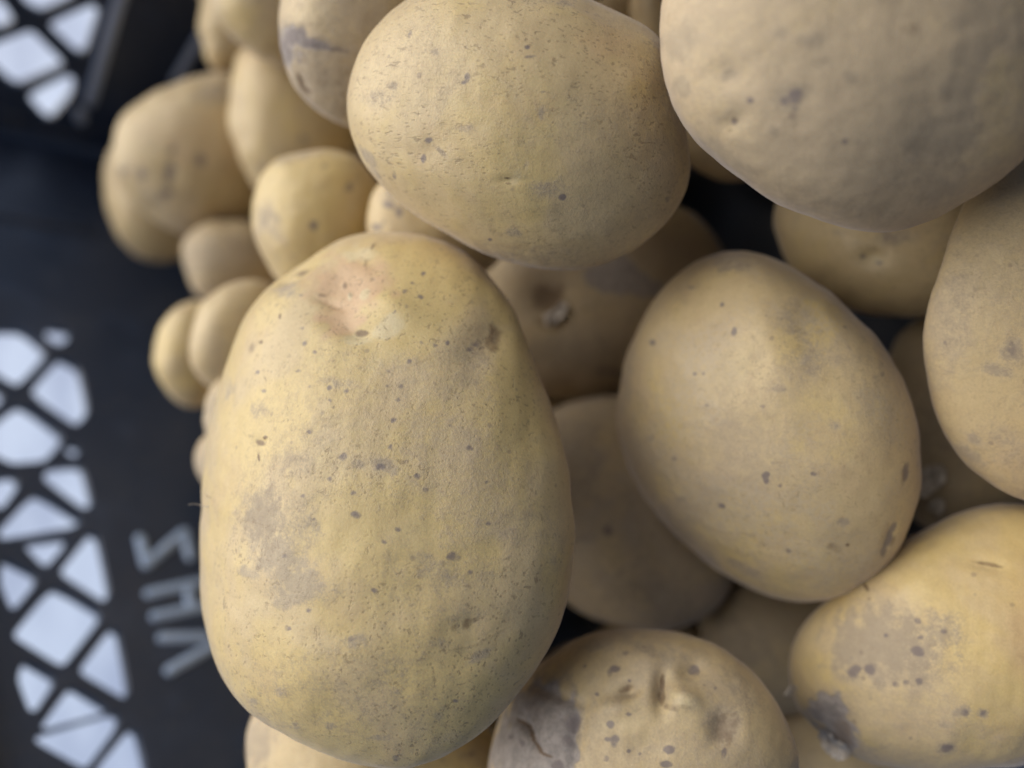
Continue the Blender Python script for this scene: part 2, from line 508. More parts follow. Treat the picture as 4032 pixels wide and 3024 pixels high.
pot("rightgap", .19, [(3480,1500),(3560,1300),(3680,1230),(3850,1230),(4050,1330),(4150,1600),(4150,1900),(4040,2080),(3850,2120),(3650,2080),(3500,1900)],
    label="dark potato with torn skin, deep between the egg-shaped one and the right edge")
pot("lowgap", .205, [(2757,2420),(2770,2540),(2830,2680),(2950,2790),(3120,2820),(3280,2740),(3350,2560),(3300,2380),(3150,2260),(2950,2220),(2820,2290)],
    label="dark shaded potato deep below the egg-shaped one, right of the knobbly potato")
pot("strip", .23, [(2330,2520),(2420,2440),(2560,2410),(2700,2420),(2800,2500),(2830,2640),(2750,2780),(2550,2830),(2380,2760),(2310,2630)], lvl=5,
    label="thin dark strip of potato between the knobbly one and the shaded round one")
pot("lastgap", .2, [(3000,2900),(3080,2800),(3250,2780),(3450,2850),(3600,3000),(3580,3180),(3400,3280),(3180,3250),(3040,3100)], lvl=5,
    label="shaded brown potato at the bottom edge, between the knobbly one and the peeling yellow one")
DEP = dict(main=0.1450, upper=0.1400, topright=0.1120, egg=0.1590, rightedge=0.1350, lowerright=0.1490, knobbly=0.1470, middle=0.2085, behind=0.2250, under=0.1680, peek=0.1820, topgap=0.1850, topdark=0.2000, scarred=0.1640, yellowtop=0.2404, browntop=0.2940, paleback=0.2795, tanleft=0.3050, lowleft=0.3440, yellowdot=0.1990, greyback=0.3021, tanback=0.2200, yellowleft=0.2550, rima=0.1950, rimb=0.2120, spotted=0.1850, bottomleft=0.1690, rightgap=0.1840, lowgap=0.2040, strip=0.2220, lastgap=0.1900)
for k_ in DEP:
    POT[k_]["dep"] = DEP[k_]
# which way the nearest point of a potato leans from its middle (right, down): they lie tilted in the heap
LEAN = dict(main=(.45, .22), upper=(.12, .15), topright=(-.40, .05), egg=(.05, -.25), rightedge=(-.60, -.1), lowerright=(-.05, -.12),
            knobbly=(.25, -.1), yellowdot=(.15, 0), tanleft=(.1, .0))
NB = 180
TH_ = np.arange(NB) * 2 * math.pi / NB
def circ_smooth(a, sig):
    f = np.fft.rfft(a)
    k = np.arange(len(f))
    return np.fft.irfft(f * np.exp(-0.5 * (k * sig * 2 * math.pi / NB) ** 2), NB)

class Shape:
    """a potato body: silhouette measured on the photograph, given its own distance, size and thickness"""
    def __init__(self, p):
        o = np.array(p["outline"], float)
        lo, hi = o.min(0), o.max(0)
        self.c2 = (o.mean(0) + (lo + hi) / 2) / 2
        d = o - self.c2
        th = np.arctan2(d[:, 1], d[:, 0]) % (2 * math.pi)
        r = np.linalg.norm(d, axis=1)
        k = np.argsort(th)
        th, r = th[k], r[k]
        self.target = circ_smooth(np.interp(TH_, np.r_[th - 2 * math.pi, th, th + 2 * math.pi], np.r_[r, r, r]), 1.6)
        self.dep = p["dep"]
        self.unit = ray(self.c2[0], self.c2[1])
        self.e3 = -self.unit / np.linalg.norm(self.unit)
        e1 = -U_ + self.e3 * (U_ @ self.e3)
        self.e1 = e1 / np.linalg.norm(e1)
        self.e2 = np.cross(self.e1, -self.e3)
        if self.e2 @ R_ > 0:
            self.e2 = -self.e2
        self.th = p["th"]
        self.lean = LEAN.get(p["key"], (0.0, 0.0))
        self.fit()
    def fit(self):
        self.cen = CAM + self.unit * self.dep
        self.R = self.target * self.dep / FPX
        T, PH = np.meshgrid(np.arange(4 * NB) * math.pi / (2 * NB), np.radians(np.linspace(-75, 75, 61)), indexing='ij')
        for it in range(4):
            self.depthscale()
            P = self.pos(T.ravel(), PH.ravel())
            x, y, _ = project(P)
            dx, dy = x - self.c2[0], y - self.c2[1]
            a = (np.arctan2(dy, dx) / (2 * math.pi) * NB).round().astype(int) % NB
            rr = np.hypot(dx, dy)
            mxr = np.zeros(NB)
            np.maximum.at(mxr, a, rr)
            ok = mxr > 0
            mxr = np.interp(np.arange(NB), np.where(ok)[0], mxr[ok], period=NB)
            self.R = self.R * circ_smooth(np.clip(self.target / mxr, 0.6, 1.5), 5.0)
        self.depthscale()
    def depthscale(self):
        self.c = self.th * math.sqrt(np.mean(self.R ** 2))
        x, y = self.R * np.cos(TH_), self.R * np.sin(TH_)
        # best ellipse about the centre: second moments of the outline
        M = np.linalg.inv(np.cov(np.stack([x, y])) * 2)
        cs, sn = np.cos(TH_), np.sin(TH_)
        self.E = 1 / np.sqrt(M[0, 0] * cs * cs + 2 * M[0, 1] * cs * sn + M[1, 1] * sn * sn)
    def rad(self, tab, th):
        f = (th / (2 * math.pi) * NB) % NB
        i = np.floor(f).astype(int) % NB
        w = f - np.floor(f)
        return tab[i] * (1 - w) + tab[(i + 1) % NB] * w
    def pos(self, th, ph, world=True):
        q, z = np.cos(ph), np.sin(ph)
        q = q ** 0.93
        w = sstep(0.15, 0.95, q)
        R = self.rad(self.E, th) * (1 - w) + self.rad(self.R, th) * w
        L = np.stack([R * q * np.cos(th), R * q * np.sin(th), self.c * z], -1)
        L[:, :2] += self.c * z[:, None] * np.array(self.lean)
        return self.cen + L[:, :1] * self.e1 + L[:, 1:2] * self.e2 + L[:, 2:] * self.e3
    def inside(self, P):
        v = P - self.cen
        x, y, z = v @ self.e1, v @ self.e2, v @ self.e3
        x, y = x - self.lean[0] * z, y - self.lean[1] * z
        R = self.rad(self.R, np.arctan2(y, x))
        s = np.sqrt((x * x + y * y) / R ** 2 + (z / self.c) ** 2)
        return (1 - s) * min(self.R.min(), self.c)
# marks on the skin, measured on the photograph: (x, y, rx, ry, turn in degrees, strength) per layer
# soil = grey-lavender film, spot = slate dark spots, rust = brown corky marks, blush = pink, bare = pale clean skin
MARKS = {
"main": dict(
  blush=[(1376,1120,165,105,-10,.9),(1342,1255,80,75,0,1.0),(1478,1060,70,60,0,.5),(1250,1120,70,50,0,.5)],
  bare=[(1410,1000,75,30,-10,.9),(1532,1290,80,42,-30,1),(1410,1341,65,22,5,.9),(1437,1158,18,26,20,1),(1378,1165,10,18,10,1),(1946,1334,9,18,10,1),(1950,1285,8,8,0,1),(1560,1440,140,120,0,.35)],
  rust=[(1268,1164,22,9,8,.7),(1356,1124,11,15,0,.8),(1380,1160,10,12,0,.6),(1468,971,7,17,30,1),(1420,1314,26,13,0,1),(1442,1308,12,8,0,1),(1440,1038,10,18,10,.6),(1102,1246,6,13,0,1),(1030,1347,7,9,0,1),(993,1368,16,28,20,.7),(1024,1741,24,13,25,.9),(1045,1722,10,8,0,1),(983,1713,14,8,0,.5),(1020,1802,5,18,-8,.9),(1836,2457,18,24,20,.8),(1862,2440,24,8,-30,.6),(1790,2470,14,24,20,.5),(1800,2553,120,5,-8,.5),(1940,2500,90,5,-28,.4),(1940,1330,34,60,8,.7),(1160,1083,60,10,-15,.9),(1080,1100,25,8,-15,.9),(1380,2580,150,4,4,.4)],
  soil=[(1125,1137,52,42,0,.9),(895,1537,25,55,0,.7),(1024,1619,32,34,0,.6),(1329,1510,75,22,10,.5),(1505,1829,60,36,0,.9),(1410,1829,34,18,0,.7),(1035,2045,80,125,12,1),(1110,2190,110,110,0,1.1),(1175,2310,110,75,15,1),(1190,2080,110,150,10,.5),(1290,2330,120,80,0,.45),(975,2254,52,22,22,.8),(1105,2356,66,44,25,.8),(1713,2247,135,95,0,.55),(1742,2334,34,34,0,.6),(1402,2529,64,30,0,.8),(1886,2587,60,24,-30,.8),(1105,2725,38,30,0,.8),(997,2760,26,15,20,.8),(1163,2855,32,14,10,.7),(1300,2855,32,18,0,.8),(1496,2905,60,17,0,.9),(1727,2818,26,20,0,.7),(850,2700,70,150,-20,.45),(1400,2720,520,260,0,.42),(1650,2350,380,330,0,.35),(1450,1950,420,150,0,.22),(1250,1730,80,60,0,.35),(1160,1830,100,60,0,.5),(1900,1480,60,120,-15,.25)],
  spot=[(x,y,r*1.25,r,0,.8) for x,y,r in [(1549,1653,10),(1342,1727,9),(1536,1758,9),(1773,1673,9),(1848,1765,11),(1292,1887,11),(1353,1798,16),(1644,1876,13),(1675,1927,12),(1390,1941,13),(1915,1900,8),(1580,1520,9),(1526,1520,8),(1529,1459,9),(1614,1422,11),(1298,1527,10),(1298,1575,9),(1220,1700,10),(1014,1466,9),(1173,1463,9),(1037,1541,9),(1566,1575,10),(1363,1541,10),(1712,1361,10),(1661,1348,9),(1190,1293,8),(1200,1354,9),(1234,1388,9),(1187,1161,9),(1658,1168,11),(1668,1080,10),(1624,1114,9),(1604,1209,8),(1553,1232,8),(1593,1148,10),(1676,1925,10),(1391,1943,11),(1402,2030,17),(1568,2084,11),(1510,2135,9),(1922,2063,9),(1857,2251,11),(1474,2323,12),(1235,2045,9),(1192,1951,9),(1141,2475,10),(1214,2406,9),(1385,2517,13),(1785,2190,22),(1865,1354,20),(1850,1380,14),(1760,1350,9),(1500,1840,16),(1560,2985,11),(1716,2752,7),(1795,2760,9),(1120,2190,14),(1545,1660,8)]]),
"upper": dict(
  soil=[(1715,207,26,20,0,.7),(1492,384,65,42,0,.5),(1546,338,20,16,0,.7),(1446,615,17,60,-40,.9),(1480,680,14,50,-40,.8),(2153,745,70,42,0,.6),(2022,915,34,19,0,.8),(1738,600,34,9,50,.7),(1822,507,48,15,-8,.5),(2130,446,14,26,0,.5),(2068,653,10,20,0,.6),(2230,15,44,16,0,.6),(2000,1000,420,40,5,.3),(2600,300,60,180,0,.3)],
  spot=[(2076,184,13,10,0,1),(2085,224,26,8,-5,.7),(1838,300,12,18,0,1),(1832,322,18,8,-20,.8),(1684,553,20,12,-30,.8),(1669,622,13,20,10,.8),(1553,692,9,18,-20,.7),(2214,776,15,13,0,1),(1930,945,9,8,0,1),(2630,784,18,12,-40,.8),(2080,190,10,8,0,.6),(1615,140,9,24,5,.5),(2236,535,7,7,0,.7),(2350,395,8,6,0,.5),(2134,360,16,6,0,.6)],
  rust=[(1997,700,15,5,0,.9),(2000,722,13,5,5,.8)], bare=[(2030,690,26,44,15,.6),(1740,400,160,60,0,.3),(2550,758,7,7,0,.8)],
  blush=[(2050,420,160,90,0,.22),(2380,170,140,80,10,.3)]),
"topright": dict(
  soil=[(3117,384,70,46,-8,1.53),(3823,180,80,100,0,1.36),(3776,392,70,110,10,1.36),(3713,549,130,90,0,1.44),(3690,752,90,44,-20,1.19),(3600,700,150,60,0,0.51),(2874,298,28,24,0,1.02),(3078,125,38,30,0,0.85),(3219,157,66,44,0,0.85),(3243,251,44,26,0,0.68),(3345,302,34,20,30,1.02),(2678,157,60,90,20,1.19),(2678,337,36,36,0,1.02),(3055,517,24,24,0,0.85),(2860,640,160,60,35,0.85),(3300,820,300,60,8,0.68),(3900,60,160,160,0,1.02)],
  spot=[(3135,380,34,30,0,.9),(3090,400,26,20,0,.8),(2953,396,17,15,0,.8),(2894,478,18,16,0,.7),(3325,556,14,13,0,.5),(3384,556,14,13,0,.5),(3783,643,28,24,0,.5),(3130,425,14,20,0,.6)],
  rust=[(3580,118,44,34,0,.4),(2894,470,16,10,20,.6),(2872,510,14,10,0,.5)],
  bare=[(2937,494,70,22,-15,.6),(2850,120,110,80,0,.4),(2830,390,60,40,0,.4)]),
"egg": dict(
  soil=[(2877,1027,85,46,10,.9),(3139,1262,100,66,20,.6),(3190,1406,100,90,0,.5),(2787,2202,66,22,35,.8),(2931,2238,80,22,25,.7),(2624,2012,34,20,30,.6),(3320,2057,24,20,0,.8),(3284,1678,26,22,0,.8),(3067,1533,34,16,0,.6),(2561,1727,18,15,0,.7),(2687,1967,22,16,0,.6),(2470,1500,30,150,5,.5),(3450,1500,120,260,-28,.3),(2650,1180,60,120,40,.35)],
  spot=[(2723,1135,14,10,0,.7),(2845,1198,9,9,0,.9),(2891,1307,14,19,20,.9),(2570,1352,14,14,0,.8),(3329,1289,12,10,0,.8),(3004,1596,12,11,0,.7),(2787,1596,11,10,0,.6),(2656,1804,11,11,0,.6),(3013,1870,17,14,0,1),(3018,1892,12,12,0,1),(3072,1908,11,12,0,1),(3207,1868,13,13,0,1),(2841,1994,15,11,0,1),(3103,2170,14,12,0,.7),(3053,1822,18,8,0,.6),(3474,1470,13,11,0,.6),(2735,1471,8,8,0,.8),(2769,1471,8,8,0,.8),(2990,2035,9,8,0,.5),(3497,2121,13,62,22,1),(3515,2080,12,30,22,1),(3480,2170,12,30,15,1),(3569,1858,16,40,8,.8)],
  rust=[(3293,2157,46,22,0,.5),(3338,2143,8,8,0,1),(3515,2128,8,26,22,.7),(3560,1870,22,50,8,.4)],
  bare=[(2820,2000,240,150,25,.3),(2900,1420,90,120,0,.3)]),
"rightedge": dict(
  soil=[(3919,1458,66,22,5,.9),(3992,1385,56,60,0,.9),(3842,1732,34,16,30,.9),(3818,1788,70,26,35,.9),(3960,1800,60,30,0,.4),(3750,1250,70,220,10,.4),(3950,1720,130,50,30,.35)],
  spot=[(3980,1380,26,30,0,.6),(3720,1350,9,9,0,.6),(3830,1170,9,9,0,.6),(3870,1600,9,9,0,.5)]),
"lowerright": dict(
  scab=[(3258,2800,84,74,30,.9),(3304,2865,60,108,-32,.9)],
  soil=[(3459,2538,200,140,10,1.15),(3620,2600,160,110,0,.7),(3700,2500,110,90,0,.7),(3786,2806,36,22,0,.9),(3870,2806,24,20,0,.9),(3718,2854,26,15,10,.7),(3730,2949,32,22,0,.8),(3251,2794,75,62,30,1.1),(3299,2857,62,95,-30,1.1),(3400,2960,150,40,10,.4)],
  spot=[(3487,2502,9,10,0,1),(3610,2566,24,22,0,.9),(3363,2638,28,24,0,.9),(3427,2634,27,24,0,.9),(3531,2698,18,16,0,.8),(3570,2690,18,12,0,.7),(3622,2678,18,17,0,.8),(3614,2442,18,14,0,.7),(3714,2486,16,11,0,.7),(3800,2810,22,18,0,.7),(3872,2806,15,14,0,.7),(3728,2949,24,15,0,.7),(3586,2905,12,10,0,.5),(3507,2929,14,10,0,.5),(3355,2590,10,10,0,.6),(3837,2343,10,10,0,.5),(3626,2512,14,10,0,.6),(3251,2794,60,50,30,.35)],
  rust=[(3890,2223,65,9,10,.7),(3411,2315,8,18,-30,.9),(3425,2358,12,6,0,.6),(3320,2880,40,70,-30,.6),(4020,2500,60,130,0,.25)],
  blush=[(4030,2510,80,170,0,.35)], bare=[(3900,2350,160,90,0,.3)]),
"knobbly": dict(
  soil=[(2135,2833,140,160,10,1.5),(2073,2940,140,140,0,1.3),(2200,2960,75,110,0,1.2),(2548,2556,110,22,25,.6),(2350,2540,100,24,-10,.5),(2851,2864,64,76,10,.9),(2950,2760,60,150,-30,.5),(2640,2580,120,40,10,.4),(2600,2960,180,60,0,.3)],
  scab=[(2130,2850,150,165,10,1),(2060,2970,150,150,0,1),(2190,2990,80,90,0,1)],
  spot=[(2258,2846,32,38,10,.8),(2233,2920,30,26,0,.7),(2011,2901,12,10,0,1),(2060,2926,12,18,0,.8),(2196,3012,30,24,0,.9),(2419,2633,22,17,-20,.9),(2400,2645,12,14,0,.7),(2733,2636,28,22,0,.9),(2462,2568,15,13,0,.7),(2406,2855,16,17,0,.9),(2419,2920,20,24,10,1),(2395,2912,20,10,0,.8),(2474,2815,14,9,0,.7),(2477,2957,9,9,0,1),(2521,2969,7,7,0,.6),(2635,2951,24,20,0,.9),(2622,3012,30,14,0,.9),(2351,2735,10,9,0,.8),(2390,2985,16,16,0,.8),(2302,2622,7,6,0,.8),(2478,2680,8,8,0,.8),(2818,2710,8,8,0,.7),(2851,2965,16,20,20,.8)],
  rust=[(2062,2848,34,7,35,1.5),(2096,2890,7,40,-15,1.5),(2124,2945,7,34,-30,1.4),(2150,2972,28,6,20,1.2),(2608,2700,13,48,8,.9),(2600,2750,18,34,0,.8),(2640,2786,40,14,12,.5),(2462,2708,36,17,-20,.7),(2853,2858,64,74,10,.55),(2868,2815,40,14,0,.6),(2690,2782,40,10,10,.4),(2870,2920,22,50,15,.5)],
  bare=[(2684,2753,75,38,20,.8),(2412,2785,50,24,5,.6),(2857,2889,20,52,10,.9),(2500,2690,24,12,-20,.7),(2350,2880,80,40,0,.4),(2700,2980,90,40,0,.3),(2745,2620,40,8,-30,.5)]),
"middle": dict(
  soil=[(2271,1804,100,170,-10,.8),(2298,1690,70,60,0,.7),(2298,2120,44,25,0,.7),(2500,2330,300,90,5,.6),(2480,1950,160,60,30,.35)],
  spot=[(2393,2085,30,28,0,.7),(2470,2030,7,6,0,1),(2300,2120,30,18,0,.4)],
  blush=[(2769,2338,70,40,-20,.9)]),
"behind": dict(
  soil=[(2238,1382,220,70,0,.7),(2382,1459,100,32,5,.9),(2151,1120,90,60,0,.5)],
  scab=[(2411,1075,125,80,0,1),(2527,1117,100,46,28,1)],
  spot=[(2452,1160,8,8,0,.9),(2400,1462,70,14,5,.6),(2350,1190,8,8,0,.6)],
  rust=[(2151,1175,76,66,0,.8),(2180,1240,70,60,0,.8),(2305,1211,9,10,0,1)]),
"under": dict(spot=[(3400,1007,14,12,0,1),(3466,1035,17,10,0,1),(3431,980,10,8,0,.8),(3517,933,66,24,0,.4)],
  soil=[(3517,930,90,36,0,.7),(3290,917,70,22,10,.5)], bare=[(3430,1020,40,28,0,.6)]),
"scarred": dict(
  scab=[(1140,150,66,50,-30,.62),(1225,172,90,28,15,.7),(1130,215,50,60,0,.6)],
  soil=[(1141,160,70,70,0,1),(1227,178,100,38,12,.9),(1127,219,66,56,0,1),(1326,192,90,20,10,.6),(1260,345,150,100,0,.6),(1330,440,120,60,20,.5)],
  spot=[(1150,150,55,34,-20,.75),(1225,172,60,22,15,.75),(1125,205,40,46,0,.65),(1320,195,60,11,5,.6),(1180,230,50,30,0,.5)],
  rust=[(1183,318,9,40,-20,1.2),(1205,350,8,26,-50,1.2),(1196,335,16,40,-30,.5)],
  bare=[(1250,60,120,60,0,.4)]),
"tanleft": dict(spot=[(786,633,20,24,0,1.1),(676,590,18,16,0,.8),(670,683,20,46,15,1.0),(560,683,20,24,-20,1.0),(491,670,24,18,0,.8),(657,763,34,20,-10,.9),(630,850,30,14,0,.3)],
  soil=[(862,365,90,44,0,.9),(796,375,60,30,0,.6),(882,643,30,26,0,.5),(600,790,90,40,40,.5),(800,880,200,50,0,.5)], blush=[(800,560,180,140,0,.3)]),
"yellowdot": dict(spot=[(1237,882,21,22,0,1),(1280,656,19,12,10,.7),(1373,736,17,20,0,.7),(1050,880,20,16,0,.4)],
  soil=[(1060,860,50,66,-15,.8),(1090,930,50,30,30,.5),(1160,620,120,20,-15,.5),(1150,1010,20,14,0,.4)]),
"paleback": dict(soil=[(1194,550,24,20,0,.9),(1028,656,40,24,30,.7),(1150,600,140,60,0,.4)], spot=[(1194,550,16,14,0,.4)]),
"spotted": dict(spot=[(1530,807,24,17,20,1),(1569,834,20,22,0,1),(1484,892,22,13,0,1.1),(1512,872,8,12,0,.9),(1545,780,40,12,40,.4)], soil=[(1523,769,30,24,0,.6)]),
"bottomleft": dict(soil=[(1011,2913,60,100,0,.8),(1860,2980,60,40,0,.5)], spot=[(1700,2985,12,10,0,.5),(1740,2990,10,10,0,.5),(1860,2970,24,9,-20,.6)]),
"browntop": dict(soil=[(915,152,36,22,10,.7)]),
"rightgap": dict(soil=[(3700,1650,120,160,0,.7)]),
"lowgap": dict(soil=[(2850,2550,180,160,0,.8)]),
"yellowleft": dict(soil=[(740,1560,120,60,0,.5)]),
"greyback": dict(soil=[(850,1010,200,120,0,.7),(860,1140,80,30,0,.6)]),
"tanback": dict(soil=[(840,1400,60,120,0,.5)]),
"rima": dict(soil=[(850,1650,60,120,0,.8)]), "rimb": dict(soil=[(800,1830,60,100,0,.8)]),
"topgap": dict(),
}
# hollows and bumps: (x, y, rx, ry, turn, depth in mm, negative for a bump)
DENTS = {
"main": [(1370,1150,130,100,-10,1.0),(1345,1255,80,65,0,.9),(1415,1305,55,30,0,.8),(1440,1020,60,34,20,.4),(1070,1095,110,30,-18,3.0),(1940,1320,70,90,10,.8),(1860,1400,60,90,-10,.4),(1840,2460,90,40,-15,.45),(1560,1220,140,60,20,-1.0),(1024,1741,26,20,0,.4),(1300,1180,60,16,10,.5)],
"upper": [(2000,712,50,20,0,.35),(1690,590,60,60,0,.4),(2580,110,160,90,35,-.8)],
"topright": [(2890,480,60,40,-20,.4),(2860,300,90,60,0,.5),(3700,500,200,240,20,1.2)],
"egg": [(3220,1330,130,280,-15,1.0),(3505,2120,24,66,22,.7),(3330,2140,110,60,10,.3),(3040,1420,110,280,-10,-.6)],
"lowerright": [(3300,2850,70,90,-30,.9),(3890,2223,90,30,10,.6)],
"knobbly": [(2608,2715,34,80,5,2.6),(2475,2715,50,30,-20,1.8),(2725,2632,60,40,-20,1.5),(2850,2866,60,74,10,1.5),(2690,2755,75,50,15,-1.6),(2420,2790,70,40,0,-.9),(2095,2890,20,90,-25,1.3),(2062,2852,40,16,35,.8),(2170,2850,80,110,0,-1.5),(2275,2900,30,130,10,.9),(2190,2735,110,24,20,.8),(2540,2940,90,60,0,.8),(2540,2600,90,50,20,-.8)],
"behind": [(2160,1190,80,80,0,2.0)],
"scarred": [(1190,328,16,60,-28,.7)],
"under": [(3430,1015,60,40,0,.8)],
"tanleft": [(665,680,50,70,0,.6)],
}
# overall look of each skin: yellow, soil film, pore strength, pore size (mm), streaky, seed
LOOK = dict(main=(.78,.24,1.0,1.0,0), upper=(.45,.26,1.0,.85,1), topright=(.10,.95,.35,1.3,0), egg=(.55,.38,.7,.9,0),
    rightedge=(.08,.75,.45,1.0,0), lowerright=(.62,.34,.25,1.3,0), knobbly=(.30,.50,.35,1.2,0), middle=(.20,.70,.95,1.0,0),
    behind=(.25,.85,.3,1.2,0), under=(.50,.40,.8,1.0,0), peek=(.2,.7,.3,1.2,0), topgap=(.3,.30,1.0,1.2,0), topdark=(.2,.6,.5,1.,0),
    scarred=(.22,.42,1.3,1.3,0), yellowtop=(.62,.30,.2,1.,0), browntop=(.1,.5,.2,1.,0), paleback=(.45,.22,.2,1.,0), tanleft=(.20,.26,.4,1.4,0),
    lowleft=(.40,.28,.2,1.,0), yellowdot=(.80,.18,.3,1.3,0), greyback=(.2,.6,.2,1.,0), tanback=(.4,.32,.2,1.,0), yellowleft=(.85,.2,.1,1.,0),
    rima=(.1,.6,.2,1.,0), rimb=(.1,.6,.2,1.,0), spotted=(.30,.25,.4,1.3,0), bottomleft=(.60,.32,.4,1.2,0), rightgap=(.25,.65,.4,1.,0),
    lowgap=(.1,.85,.4,1.,0), strip=(.2,.7,.3,1.,0), lastgap=(.2,.7,.4,1.,0))
LAYERS = ("soil", "spot", "rust", "blush", "bare", "scab")

def skin_material(key, yellow, soil, pores, pore_mm, streak, seed):
    t = NT("potato_skin_" + key)
    tc = t.n("ShaderNodeTexCoord").outputs["Object"]
    rng = np.random.RandomState(seed)
    vec = t.mapping(tc, loc=tuple(rng.uniform(-3, 3, 3)), rot=tuple(rng.uniform(-.3, .3, 3)))
    A = {l: t.attr(l) for l in LAYERS}
    big = t.noise(vec, 46.0, 3, 0.55, 0.5)
    mid = t.noise(vec, 120.0, 6, 0.65, 0.4)
    fin = t.noise(vec, 620.0, 5, 0.7)
    grn = t.noise(vec, 2300.0, 3, 0.7)
    # base: tan, buff and yellow in soft clouds
    cl = t.math('ADD', t.math('MULTIPLY', big, 0.7), t.math('MULTIPLY', mid, 0.3))
    col = t.mix(t.step(cl, 0.67 - 0.36 * yellow, 0.83 - 0.36 * yellow), (0.610, 0.470, 0.255), (0.690, 0.522, 0.190))
    pk = t.noise(t.mapping(vec, loc=(1.7, .4, 2.2)), 70.0, 5, 0.6, 0.3)
    col = t.mix(t.step(pk, 0.50, 0.72, 0, 0.5), col, (0.52, 0.360, 0.215))
    pl = t.noise(t.mapping(vec, loc=(.3, 2.4, .9)), 85.0, 5, 0.6, 0.3)
    col = t.mix(t.step(pl, 0.54, 0.74, 0, 0.4), col, (0.66, 0.54, 0.28))
    # blush and bare skin
    wob = t.math('ADD', t.math('MULTIPLY', mid, 0.6), t.math('MULTIPLY', fin, 0.6))      # about 0.6
    def layer(name, lo, hi, amt=1.0, wobble=0.9):
        v = t.math('ADD', A[name], t.math('MULTIPLY', t.math('SUBTRACT', wob, 0.6), wobble))
        return t.math('MULTIPLY', t.step(v, lo, hi, 0, amt), t.step(A[name], 0.0, 0.25))
    col = t.mix(layer("blush", 0.0, 0.95, 0.85, 0.5), col, (0.60, 0.335, 0.215))
    col = t.mix(layer("bare", 0.15, 1.0, 0.85, 1.2), col, (0.70, 0.61, 0.38))
    # broken film of dry soil: everywhere a little, more where marked
    wide = t.noise(vec, 30.0, 2, 0.5, 0.6)
    film = t.math('ADD', t.math('MULTIPLY', wide, 0.75), t.math('MULTIPLY', t.noise(vec, 85.0, 9, 0.72, 0.3), 0.40))
    film = t.math('ADD', film, t.math('MULTIPLY', A["soil"], 0.22))
    film = t.math('ADD', film, t.math('MULTIPLY', t.math('SUBTRACT', fin, 0.5), 0.38))
    film = t.math('ADD', film, t.math('MULTIPLY', t.math('SUBTRACT', grn, 0.5), 0.22))
    filmf = t.step(film, 0.66 - 0.36 * soil, 0.96 - 0.36 * soil)
    col = t.mix(t.math('MULTIPLY', filmf, 0.84), col, (0.400, 0.322, 0.272))
    grain = t.math('ADD', t.math('MULTIPLY', t.math('SUBTRACT', fin, 0.5), 1.5), t.math('MULTIPLY', t.math('SUBTRACT', mid, 0.5), 0.8))
    grain = t.math('ADD', grain, t.math('MULTIPLY', t.math('SUBTRACT', grn, 0.5), 0.9))
    dv = t.math('ADD', t.math('MULTIPLY', A["soil"], 0.85), grain)
    deep = t.math('MULTIPLY', t.step(dv, 0.05, 0.80), t.step(A["soil"], 0.0, 0.5))
    col = t.mix(t.math('MULTIPLY', deep, 0.85), col, (0.235, 0.198, 0.190))
    # fine pale and dark grain
    col = t.mix(t.step(fin, 0.30, 0.70, 0.0, 0.30), t.mix(0.5, col, (0.56, 0.46, 0.28)), t.mix(0.45, col, (0.30, 0.235, 0.14)))
    col = t.mix(t.step(grn, 0.35, 0.65, 0.0, 0.22), col, t.mix(0.55, col, (0.25, 0.19, 0.11)))
    if key in ("middle", "topgap", "egg", "scarred"):
        vn = t.voro(vec, 620.0, 'DISTANCE_TO_EDGE')
        nz = t.step(t.noise(vec, 70.0, 4, 0.6), 0.42, 0.62, 0, 0.8 if key == "middle" else 0.4)
        col = t.mix(t.math('MULTIPLY', t.step(vn.outputs["Distance"], 0.22, 0.02), nz), t.mix(t.math('MULTIPLY', nz, 0.35), col, (0.25, 0.2, 0.18)), (0.47, 0.40, 0.30))
    # pores: small brown pits, crowded in places
    pv = vec
    if streak:
        pv = t.mapping(t.mapping(tc, rot=(0.2, 0.1, 0.25)), sc=(1.25, 0.42, 0.8))
    vo = t.voro(pv, 1000.0 / (1.05 * pore_mm))
    d1 = t.math('ADD', vo.outputs["Distance"], t.math('MULTIPLY', t.math('SUBTRACT', fin, 0.5), 0.25))
    sep = t.n("ShaderNodeSeparateColor")
    t.put(sep.inputs[0], vo.outputs["Color"])
    size = sep.outputs[0]
    crowd = t.step(t.noise(vec, 55.0, 5, 0.65), 0.38, 0.62)
    keepf = t.math('GREATER_THAN', t.math('ADD', size, t.math('MULTIPLY', crowd, 0.45)), 0.72)
    frk = t.noise(pv, 800.0 / pore_mm, 3, 0.55, 0.6)
    pit = t.math('MAXIMUM', t.math('MULTIPLY', t.math('MULTIPLY', t.step(d1, 0.34, 0.10), keepf), 0.8), t.step(frk, 0.575, 0.70))
    pit = t.math('MULTIPLY', pit, t.math('MULTIPLY', t.math('ADD', t.math('MULTIPLY', crowd, 0.75), 0.25), pores * 0.85))
    col = t.mix(t.math('MULTIPLY', pit, 0.68), col, (0.225, 0.165, 0.105))
    # scattered lenticels, larger and greyer
    v2 = t.voro(vec, 190.0)
    s2 = t.n("ShaderNodeSeparateColor")
    t.put(s2.inputs[0], v2.outputs["Color"])
    d2 = t.math('ADD', v2.outputs["Distance"], t.math('MULTIPLY', t.math('SUBTRACT', fin, 0.5), 0.14))
    rad = t.math('ADD', t.math('MULTIPLY', s2.outputs[1], 0.055), 0.035)
    len_ = t.math('MULTIPLY', t.step(t.math('SUBTRACT', d2, rad), 0.045, -0.01), t.math('GREATER_THAN', s2.outputs[0], 0.55))
    col = t.mix(t.math('MULTIPLY', len_, 0.45), col, (0.22, 0.17, 0.14))
